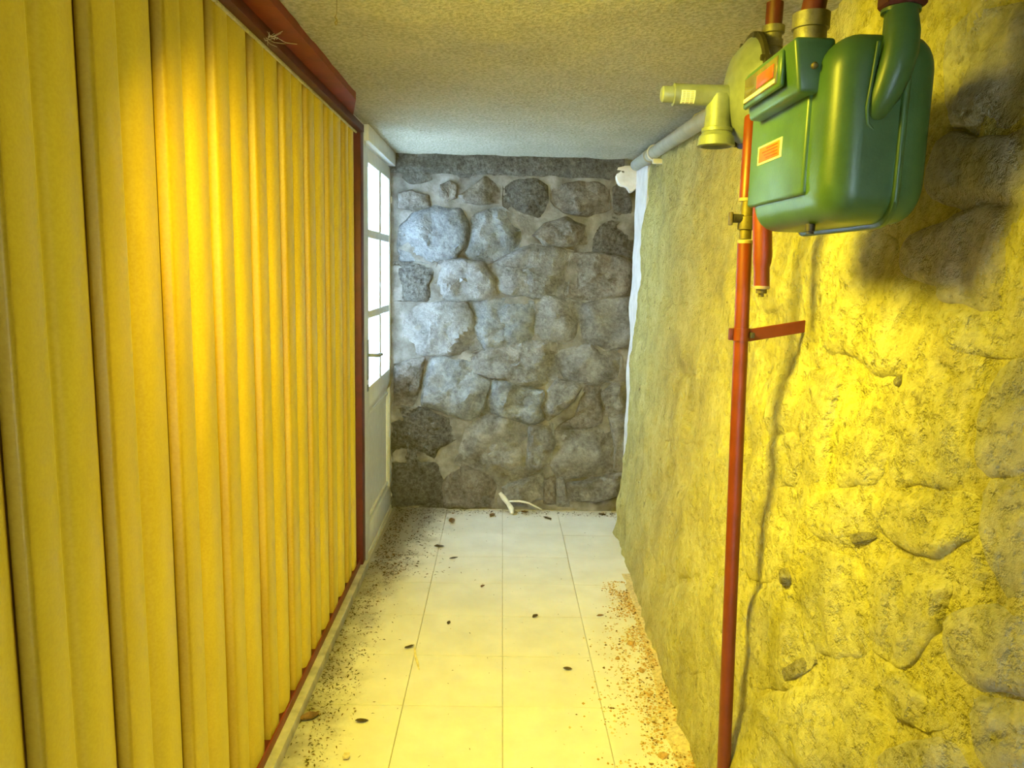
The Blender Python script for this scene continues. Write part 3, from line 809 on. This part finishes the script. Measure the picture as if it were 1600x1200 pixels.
# printed label wrapped on the tube
bm = bmesh.new(); cc = Vector((0, RC[1], RC[2] - .012))
def wrap(bm, x0, x1, a0, a1, r, n=8):
    A = [bm.verts.new((x0, cc.y + r * math.cos(a0 + (a1 - a0) * k / n), cc.z + r * math.sin(a0 + (a1 - a0) * k / n))) for k in range(n + 1)]
    B = [bm.verts.new((x1, cc.y + r * math.cos(a0 + (a1 - a0) * k / n), cc.z + r * math.sin(a0 + (a1 - a0) * k / n))) for k in range(n + 1)]
    for k in range(n): bm.faces.new((A[k], A[k + 1], B[k + 1], B[k]))
wrap(bm, .428, .462, PI * .93, PI * 1.33, .0267); bmesh.ops.translate(bm, verts=bm.verts[:], vec=-rg.location)
lb = obj('tube_label', bm, M['label_white'], rg); lb['label'] = 'small white printed label'
bm = bmesh.new()
for a in (.96, 1.01, 1.06, 1.11, 1.16, 1.21, 1.26, 1.30):
    for x0, x1 in ((.431, .438), (.440, .449), (.451, .459)): wrap(bm, x0, x1, PI * a, PI * (a + .02), .0270, 2)
bmesh.ops.translate(bm, verts=bm.verts[:], vec=-rg.location)
obj('label_print', bm, M['label_ink'], rg)
lathe('outlet_neck', (.527, RC[1], RC[2] - .010), (0, 0, -1), [(0, .029), (.01, .031), (.06, .031), (.078, .033), (.08, .038), (.088, .038), (.09, .036), (.098, .040), (.10, .043), (.122, .046), (.124, .038), (.115, .036)], M['grey_metal'], rg, 28)
lathe('mounting_boss', (.66, RC[1], RC[2]), (-1, 0, 0), [(0, .03), (.03, .03)], M['iron'], rg, 16)

t = empty('regulator_feed_pipe', (.645, 1.93, 2.08), 'dark red pipe dropping from the ceiling onto the back of the regulator', 'pipe')
tube('pipe', [(.645, 1.935, 2.09), (.643, 1.93, 2.17)], .020, M['red_dark'], t)
lathe('fitting', (.645, 1.935, 2.045), (0, 0, 1), [(0, .018), (.002, .025), (.02, .025), (.022, .021), (.034, .021), (.036, .027), (.052, .027), (.054, .02)], M['nut'], t, 20)
tube('elbow', [(.645, 1.935, 2.06), (.650, 1.936, 2.01), (.655, 1.94, 1.96)], .02, M['nut'], t)

# main red pipe running to the floor
t = empty('gas_riser', (.600, 1.78, 0), 'long thin red-brown pipe standing in front of the right wall below the green meter', 'pipe')
def rp(z): return (.5625 + (1.58 - z) * .0295, 1.78, z)
tube('lower_pipe', [rp(0.005), rp(.5), rp(1.0), rp(1.578)], .0168, M['red_pipe'], t)
lathe('pipe_collar', rp(1.572), (0, 0, 1), [(0, .0175), (.007, .0175)], M['bare'], t, 20)
lathe('valve_body', rp(1.582), (0, 0, 1), [(0, .014), (.02, .014), (.022, .019), (.05, .019), (.052, .014), (.088, .014)], M['brass'], t, 18)
vh = tube('valve_handle', [(.552, 1.776, 1.628), (.528, 1.772, 1.628)], [.010, .010], M['iron'], t, 12)
box('valve_lever', (.520, 1.764, 1.612), (.527, 1.782, 1.642), M['brass'], t, .002)
lathe('pipe_collar', (.559, 1.782, 1.668), (0, 0, 1), [(0, .0165), (.007, .0165)], M['bare'], t, 20)
tube('upper_pipe', [(.559, 1.782, 1.675), (.561, 1.79, 1.80), (.57, 1.82, 1.86)], .0155, M['red_pipe'], t)
# short capped pipe beside it
t = empty('capped_drip_leg', (.61, 1.70, 1.47), 'short thick red-brown pipe stub with plugged lower end, just under the green meter', 'pipe')
def q(px, py, Y=1.68): return on_y(px, py, Y)
a, b_, c_, d_ = q(1191, 335), q(1191.5, 400), q(1190, 418), q(1190, 449)
tube('stub_pipe', [(a.x, 1.68, 1.76), a, b_, b_.lerp(c_, .6), c_, d_], [.0205, .0205, .0205, .0195, .0170, .0170], M['red_pipe'], t)
tube('wall_elbow', [(a.x, 1.68, 1.755), (a.x + .03, 1.68, 1.775), (.86, 1.68, 1.775)], .0200, M['red_pipe'], t)
lathe('rim', (d_.x, 1.68, d_.z + .003), (0, 0, -1), [(0, .0178), (.004, .0182), (.007, .0165)], M['bare'], t, 20)
lathe('plug', (d_.x, 1.68, d_.z - .003), (0, 0, -1), [(0, .012), (.010, .012), (.011, .006), (.018, .006)], M['brass'], t, 12)
# bracket arm
t = empty('pipe_bracket', (.70, 1.79, 1.375), 'red-brown flat iron bracket clamping the long thin red pipe to the wall', 'bracket')
p0 = Vector(rp(1.362))
bm = bmesh.new(); L0 = Vector((p0.x + .014, 1.776, 1.358)); L1 = Vector((.745, 1.80, 1.385))
add_tube(bm, [L0, L1], .012, 4); bm2 = bmesh.new()
bm.free(); bm = bmesh.new(); add_box(bm, (0, -.004, -.0145), ((L1 - L0).length, .004, .0145), .0015, 1)
dd = (L1 - L0).normalized(); yy = Vector((0, 0, 1)).cross(dd).normalized(); zz = dd.cross(yy)
mm = Matrix((dd, yy, zz)).transposed().to_4x4(); mm.translation = L0 - t.location
bmesh.ops.transform(bm, matrix=mm, verts=bm.verts[:]); bm2.free()
obj('arm', bm, M['red_pipe'], t)
lathe('clamp', (p0.x, p0.y, 1.345), (0, 0, 1), [(0, .0200), (.030, .0200)], M['red_pipe'], t, 20)
box('clamp_ear', (p0.x - .029, 1.774, 1.346), (p0.x - .018, 1.788, 1.374), M['red_dark'], t, .002)
box('clamp_bolt', (p0.x + .016, 1.758, 1.353), (p0.x + .026, 1.774, 1.366), M['iron'], t, .002)

# grey plastic pipe along the ceiling corner
t = empty('drain_pipe', (.745, 2.7, 2.08), 'grey plastic pipe running lengthwise in the corner of ceiling and right wall', 'pipe')
tube('pipe', [(.742, 4.40, 2.098), (.744, 3.6, 2.086), (.746, 2.9, 2.072), (.748, 2.35, 2.066)], .031, M['grey_pvc'], t, 24)
lathe('socket', (.7425, 4.0, 2.090), (0, 1, 0), [(-.02, .032), (-.018, .036), (.075, .036), (.077, .032)], M['grey_pvc'], t, 24)
box('wall_clip', (.735, 3.86, 2.035), (.79, 3.885, 2.060), M['label_white'], t, .003)
tube('clip_strap', arc((.7435, 3.872, 2.089), .0365, -PI * .6, PI * .75, (-1, 0, 0), (0, 0, 1), 12), .004, M['label_white'], t, 8)

# ------------------------------------------------------------------ small loose things
def soft_curve(name, pts, r, mat, label, cat, n=8, parent=None):
    base = Vector(pts[0]); bm = bmesh.new()
    P = [Vector(p) - base for p in pts]
    add_tube(bm, P, r, n); o = obj(name, bm, mat, parent, None, 60); o.location = base
    return tag(o, label, cat)
soft_curve('hanging_thread', [(-.403, 1.9, 2.150), (-.404, 1.9, 2.11), (-.4045, 1.9, 2.085), (-.409, 1.9, 2.078), (-.403, 1.9, 2.072), (-.409, 1.9, 2.066), (-.4065, 1.9, 2.060), (-.403, 1.9, 2.066), (-.4045, 1.9, 2.073)],
           [.0007, .0007, .0008, .0014, .0014, .0014, .0015, .0014, .0010], M['leaf'], 'short dark thread with a knotted end hanging from the ceiling', 'thread')
# dusty cobweb wisps by the red plate
bm = bmesh.new(); r_ = random.Random(5)
for (px, py) in ((405, 48), (418, 55), (398, 40), (430, 52)):
    p = on_y(px, py, 2.15)
    for k in range(4):
        d = Vector((r_.uniform(-.02, .05), r_.uniform(-.05, .05), r_.uniform(-.02, .025)))
        p = Vector((max(p.x, -.655), p.y, min(p.z, 2.1)))
        add_tube(bm, [p, p + d * .5 + Vector((0, 0, -.006)), p + d], .0007, 4)
cw = obj('cobweb', bm, M['cobweb'], None, 'stuff'); tag(cw, 'dusty cobweb wisps hanging off the red top rail', 'cobweb')

straw = [(648, 1012), (649, 1024), (652, 1034), (655, 1046)]
P = [on_z(x, y, .006) for x, y in straw]
soft_curve('straw_stalk', P, [.0025, .005, .005, .002], M['straw'], 'pale curled straw stalk lying alone on the middle tiles', 'straw')
# white scrap against the far wall: a bent strip of plastic cable duct with a thin tail
t = empty('plastic_scrap', (.05, 4.50, 0), 'bent white plastic scrap lying on the floor against the far stone wall', 'scrap')
def rp2(px, py, Y): return on_y(px, py, Y)
b1 = [rp2(781, 770, 4.53), rp2(787, 778, 4.53), rp2(794, 787, 4.52), rp2(799, 795, 4.50), on_z(800, 803, .012)]
tube('strip', b1, [.010, .017, .014, .018, .008], M['white_cord'], t, 10, 60)
b2 = [rp2(796, 783, 4.51), rp2(812, 783, 4.49), rp2(826, 786, 4.49), rp2(840, 793, 4.49), on_z(846, 796, .008)]
tube('tail', b2, [.006, .007, .006, .005, .004], M['white_cord'], t, 8, 60)
# pale pebble near the left front
def rock(name, loc, r, mat, seed, squash=.6):
    bm = bmesh.new(); bmesh.ops.create_icosphere(bm, subdivisions=1, radius=r)
    for v in bm.verts:
        v.co *= 1 + .4 * noise.noise(v.co * (1.2 / r) + Vector((seed, seed * 2, 0)))
        v.co.z *= squash
    lo = min(v.co.z for v in bm.verts)
    o = obj(name, bm, mat, None, None, 30); o.location = (loc[0], loc[1], -lo + (loc[2] if len(loc) > 2 else 0)); o.rotation_euler = (0, 0, seed)
    return o
p = on_z(541, 1186, 0)
tag(rock('pebble', (p.x, p.y), .014, M['rubble_pale'], 2.2), 'small pale pebble on the tiles near the yellow partition', 'pebble')

# dry leaves that can be picked out one by one
def leaf_bm(L, seed):
    r = random.Random(seed); bm = bmesh.new(); n = 5
    up = []; 
    for k in range(n + 1):
        tt = k / n; wd = L * .26 * math.sin(PI * min(1, tt * .95 + .03)) * (1 + r.uniform(-.2, .2)) + .0004
        zc = .30 * L * (tt - .5) ** 2 + .002
        up.append([bm.verts.new((L * (tt - .5), -wd, zc + wd * .5)), bm.verts.new((L * (tt - .5), 0, zc - .0005)), bm.verts.new((L * (tt - .5), wd, zc + wd * .45))])
    for a, b in zip(up, up[1:]):
        for j in range(2): bm.faces.new((a[j], a[j + 1], b[j + 1], b[j]))
    return bm
leaf_me = []
for s in range(4):
    bm = leaf_bm(.045, s); me = bpy.data.meshes.new('leaf_scrap'); bm.to_mesh(me); bm.free()
    me.materials.append(M['leaf'] if s < 3 else M['leaf_mid']); leaf_me.append(me)
lr = random.Random(11)
for px, py, s, label in (
        (706, 815, 1.5, 'dark curled leaf scrap on the pale tiles, leftmost of those before the far wall'),
        (769, 806, 1.4, 'dark leaf scrap on the floor just left of the bent white plastic scrap'),
        (820, 801, 1.3, 'dark leaf scrap on the floor just right of the bent white plastic scrap'),
        (855, 811, 1.4, 'flat dark leaf scrap on the far tiles, midway between white scrap and jamb'),
        (941, 805, 1.1, 'dark leaf scrap on the far tiles nearest the white plastered jamb'),
        (686, 855, 1.3, 'dark leaf scrap on the far tiles in line with the foot of the door'),
        (709, 873, 1.0, 'lone dark leaf scrap where the pale far tiles turn yellow'),
        (754, 917, .8, 'small leaf scrap beside the middle joint, farther one of the yellow-lit tiles'),
        (836, 964, .9, 'small dark leaf scrap right of the middle joint, halfway down the floor'),
        (938, 963, .8, 'small dark leaf scrap on the tiles before the right rubble'),
        (701, 974, .7, 'small dark leaf scrap left of the middle joint, above the straw'),
        (640, 1012, 1.0, 'dark leaf scrap touching the top end of the pale straw stalk'),
        (887, 1046, .8, 'dark leaf scrap on the tiles right of the straw, near the front'),
        (565, 1128, 1.0, 'dark leaf scrap nearest the front on the left tiles'),
        (483, 1122, 1.5, 'large dark leaf crumb at the front left, close to the concrete kerb')):
    p = on_z(px, py, 0.002)
    o = bpy.data.objects.new('dry_leaf', leaf_me[lr.randrange(4)]); C.objects.link(o)
    o.location = p; o.rotation_euler = (lr.uniform(-.2, .2), lr.uniform(-.2, .2), lr.uniform(0, 6.28)); o.scale = (s, s, s)
    tag(o, label, 'leaf', 'dry leaf scraps on the floor')

# uncountable crumbs of leaf along the left, and in the far left corner
verts = []; faces = []; r = random.Random(21)
def flake(x, y, s):
    a = r.uniform(0, 6.28); c, s_ = math.cos(a) * s, math.sin(a) * s
    k = len(verts); w_ = r.uniform(.08, .4); z = r.uniform(.001, .004)
    verts.extend([(x - c, y - s_, z), (x + s_ * w_, y - c * w_, z + s * r.uniform(.1, .6)), (x + c, y + s_, z + s * r.uniform(0, .5)), (x - s_ * w_, y + c * w_, z + s * r.uniform(.1, .5))])
    faces.extend([(k, k + 1, k + 3), (k + 1, k + 2, k + 3)])
n = 0
while n < 4200:
    y = r.uniform(1.7, 4.58); x = -.635 + abs(r.gauss(0, .075)) * (1.0 + (.9 if y > 3.5 else 0))
    if x > .1: continue
    clump = noise.noise(Vector((x * 9, y * 5, 1)))
    if clump < -.2 and r.random() < .8: continue
    if y < 3.4 and r.random() < .35: continue
    flake(x, y, r.uniform(.002, .0085) * (1.3 if y > 3.5 else 1)); n += 1
for _ in range(420): flake(r.uniform(-.6, .75), Y_FAR - .05 - abs(r.gauss(0, .05)), r.uniform(.003, .012))
for _ in range(160): flake(r.uniform(-.5, .55), r.uniform(1.9, 4.4), r.uniform(.002, .006))
me = bpy.data.meshes.new('leaf_litter'); me.from_pydata(verts, [], faces); me.materials.append(M['leaf']); me.materials.append(M['leaf_mid'])
for p_ in me.polygons: p_.material_index = 1 if (p_.index // 2) % 3 == 0 else 0
tag(link('leaf_litter', me, None), 'dark crumbled leaf litter strewn along the left side of the floor', 'leaf litter', None, 'stuff')

# rubble heap at the foot of the right wall
bm = bmesh.new(); NY, NX = 70, 14; g = []
def heap_w(y): return .02 + .13 * max(0, min(1, (3.3 - y) / 1.0)) + .03 * noise.noise(Vector((y * 6, 2, 2)))
for i in range(NY + 1):
    y = 1.0 + 2.6 * i / NY; wd = max(.004, heap_w(y) * .45 + .03 * noise.noise(Vector((y * 5, 9, 2))) + .012 * noise.noise(Vector((y * 22, 4, 2)))); row = []
    for j in range(NX + 1):
        tt = j / NX; x = .70 - tt * (.70 - (.635 - wd))
        h = .075 * min(1, wd / .12) * (1 - tt) ** 1.3 + .012 * noise.noise(Vector((x * 22, y * 22, 3))) * (1 - tt)
        row.append(bm.verts.new((x, y, max(.0005, h) if j < NX else -.002)))
    g.append(row)
for a, b in zip(g, g[1:]):
    for j in range(NX): bm.faces.new((a[j], a[j + 1], b[j + 1], b[j]))
hp = obj('rubble_heap', bm, M['rubble_pale'], None, 'stuff', 60)
tag(hp, 'low heap of fallen mortar crumbs at the foot of the right wall', 'rubble')
verts = []; faces = []; mats = []; r = random.Random(31)
def chip(x, y, z, s):
    k = len(verts)
    for d in ((1, 0, 0), (-1, 0, 0), (0, 1, 0), (0, -1, 0), (0, 0, .7), (0, 0, -.5)):
        verts.append((x + d[0] * s * r.uniform(.5, 1.3), y + d[1] * s * r.uniform(.5, 1.3), z + d[2] * s * r.uniform(.5, 1.2)))
    mi = r.choice((0, 0, 0, 1, 1, 2))
    for f in ((0, 2, 4), (2, 1, 4), (1, 3, 4), (3, 0, 4), (2, 0, 5), (1, 2, 5), (3, 1, 5), (0, 3, 5)):
        faces.append(tuple(k + q_ for q_ in f)); mats.append(mi)
n = 0
while n < 5200:
    y = r.uniform(1.6, 3.5); wd = heap_w(y)
    x = .63 - abs(r.gauss(0, .62)) * (wd + .05)
    if x < .25: continue
    if noise.noise(Vector((x * 14, y * 7, 5))) + .35 * noise.noise(Vector((x * 40, y * 30, 9))) < r.uniform(-.45, .25): continue
    wd = max(.005, wd * .45); tt = (.70 - x) / max(.01, (.70 - (.635 - wd)))
    h = max(0, .075 * min(1, wd / .12) * max(0, 1 - tt) ** 1.3)
    chip(x, y, h + .0015, .0016 + .006 * r.random() ** 2.2); n += 1
me = bpy.data.meshes.new('rubble_crumbs'); me.from_pydata(verts, [], faces)
for k in ('rubble', 'rubble_pale', 'leaf_mid'): me.materials.append(M[k])
me.polygons.foreach_set('material_index', mats)
tag(link('rubble_crumbs', me, None), 'orange and tan brick crumbs scattered along the foot of the right wall', 'rubble', None, 'stuff')
for px, py, s, lab in (
        (985, 1008, .016, 'reddish brick chip at the farthest tip of the rubble along the right wall'),
        (1003, 1050, .013, 'orange brick chip against the right wall, midway along the rubble'),
        (965, 1030, .011, 'orange-brown brick chip lying farthest out on the tiles from the right wall'),
        (1036, 1183, .016, 'biggest tan chip at the front end of the rubble near the thin red pipe'),
        (1022, 1125, .012, 'pale mortar chip in the rubble left of the thin red pipe')):
    p = on_z(px, py, 0)
    wd = max(.005, heap_w(p.y) * .45); tt = (.70 - p.x) / max(.01, (.70 - (.635 - wd)))
    h = max(0, .075 * min(1, wd / .12) * max(0, 1 - tt) ** 1.3) if tt < 1 else 0
    o = rock('brick_chip', (p.x, p.y, h - .002), s, M['rubble'] if s != .012 else M['rubble_pale'], px * .37)
    tag(o, lab, 'brick chip', 'brick chips at the right wall')
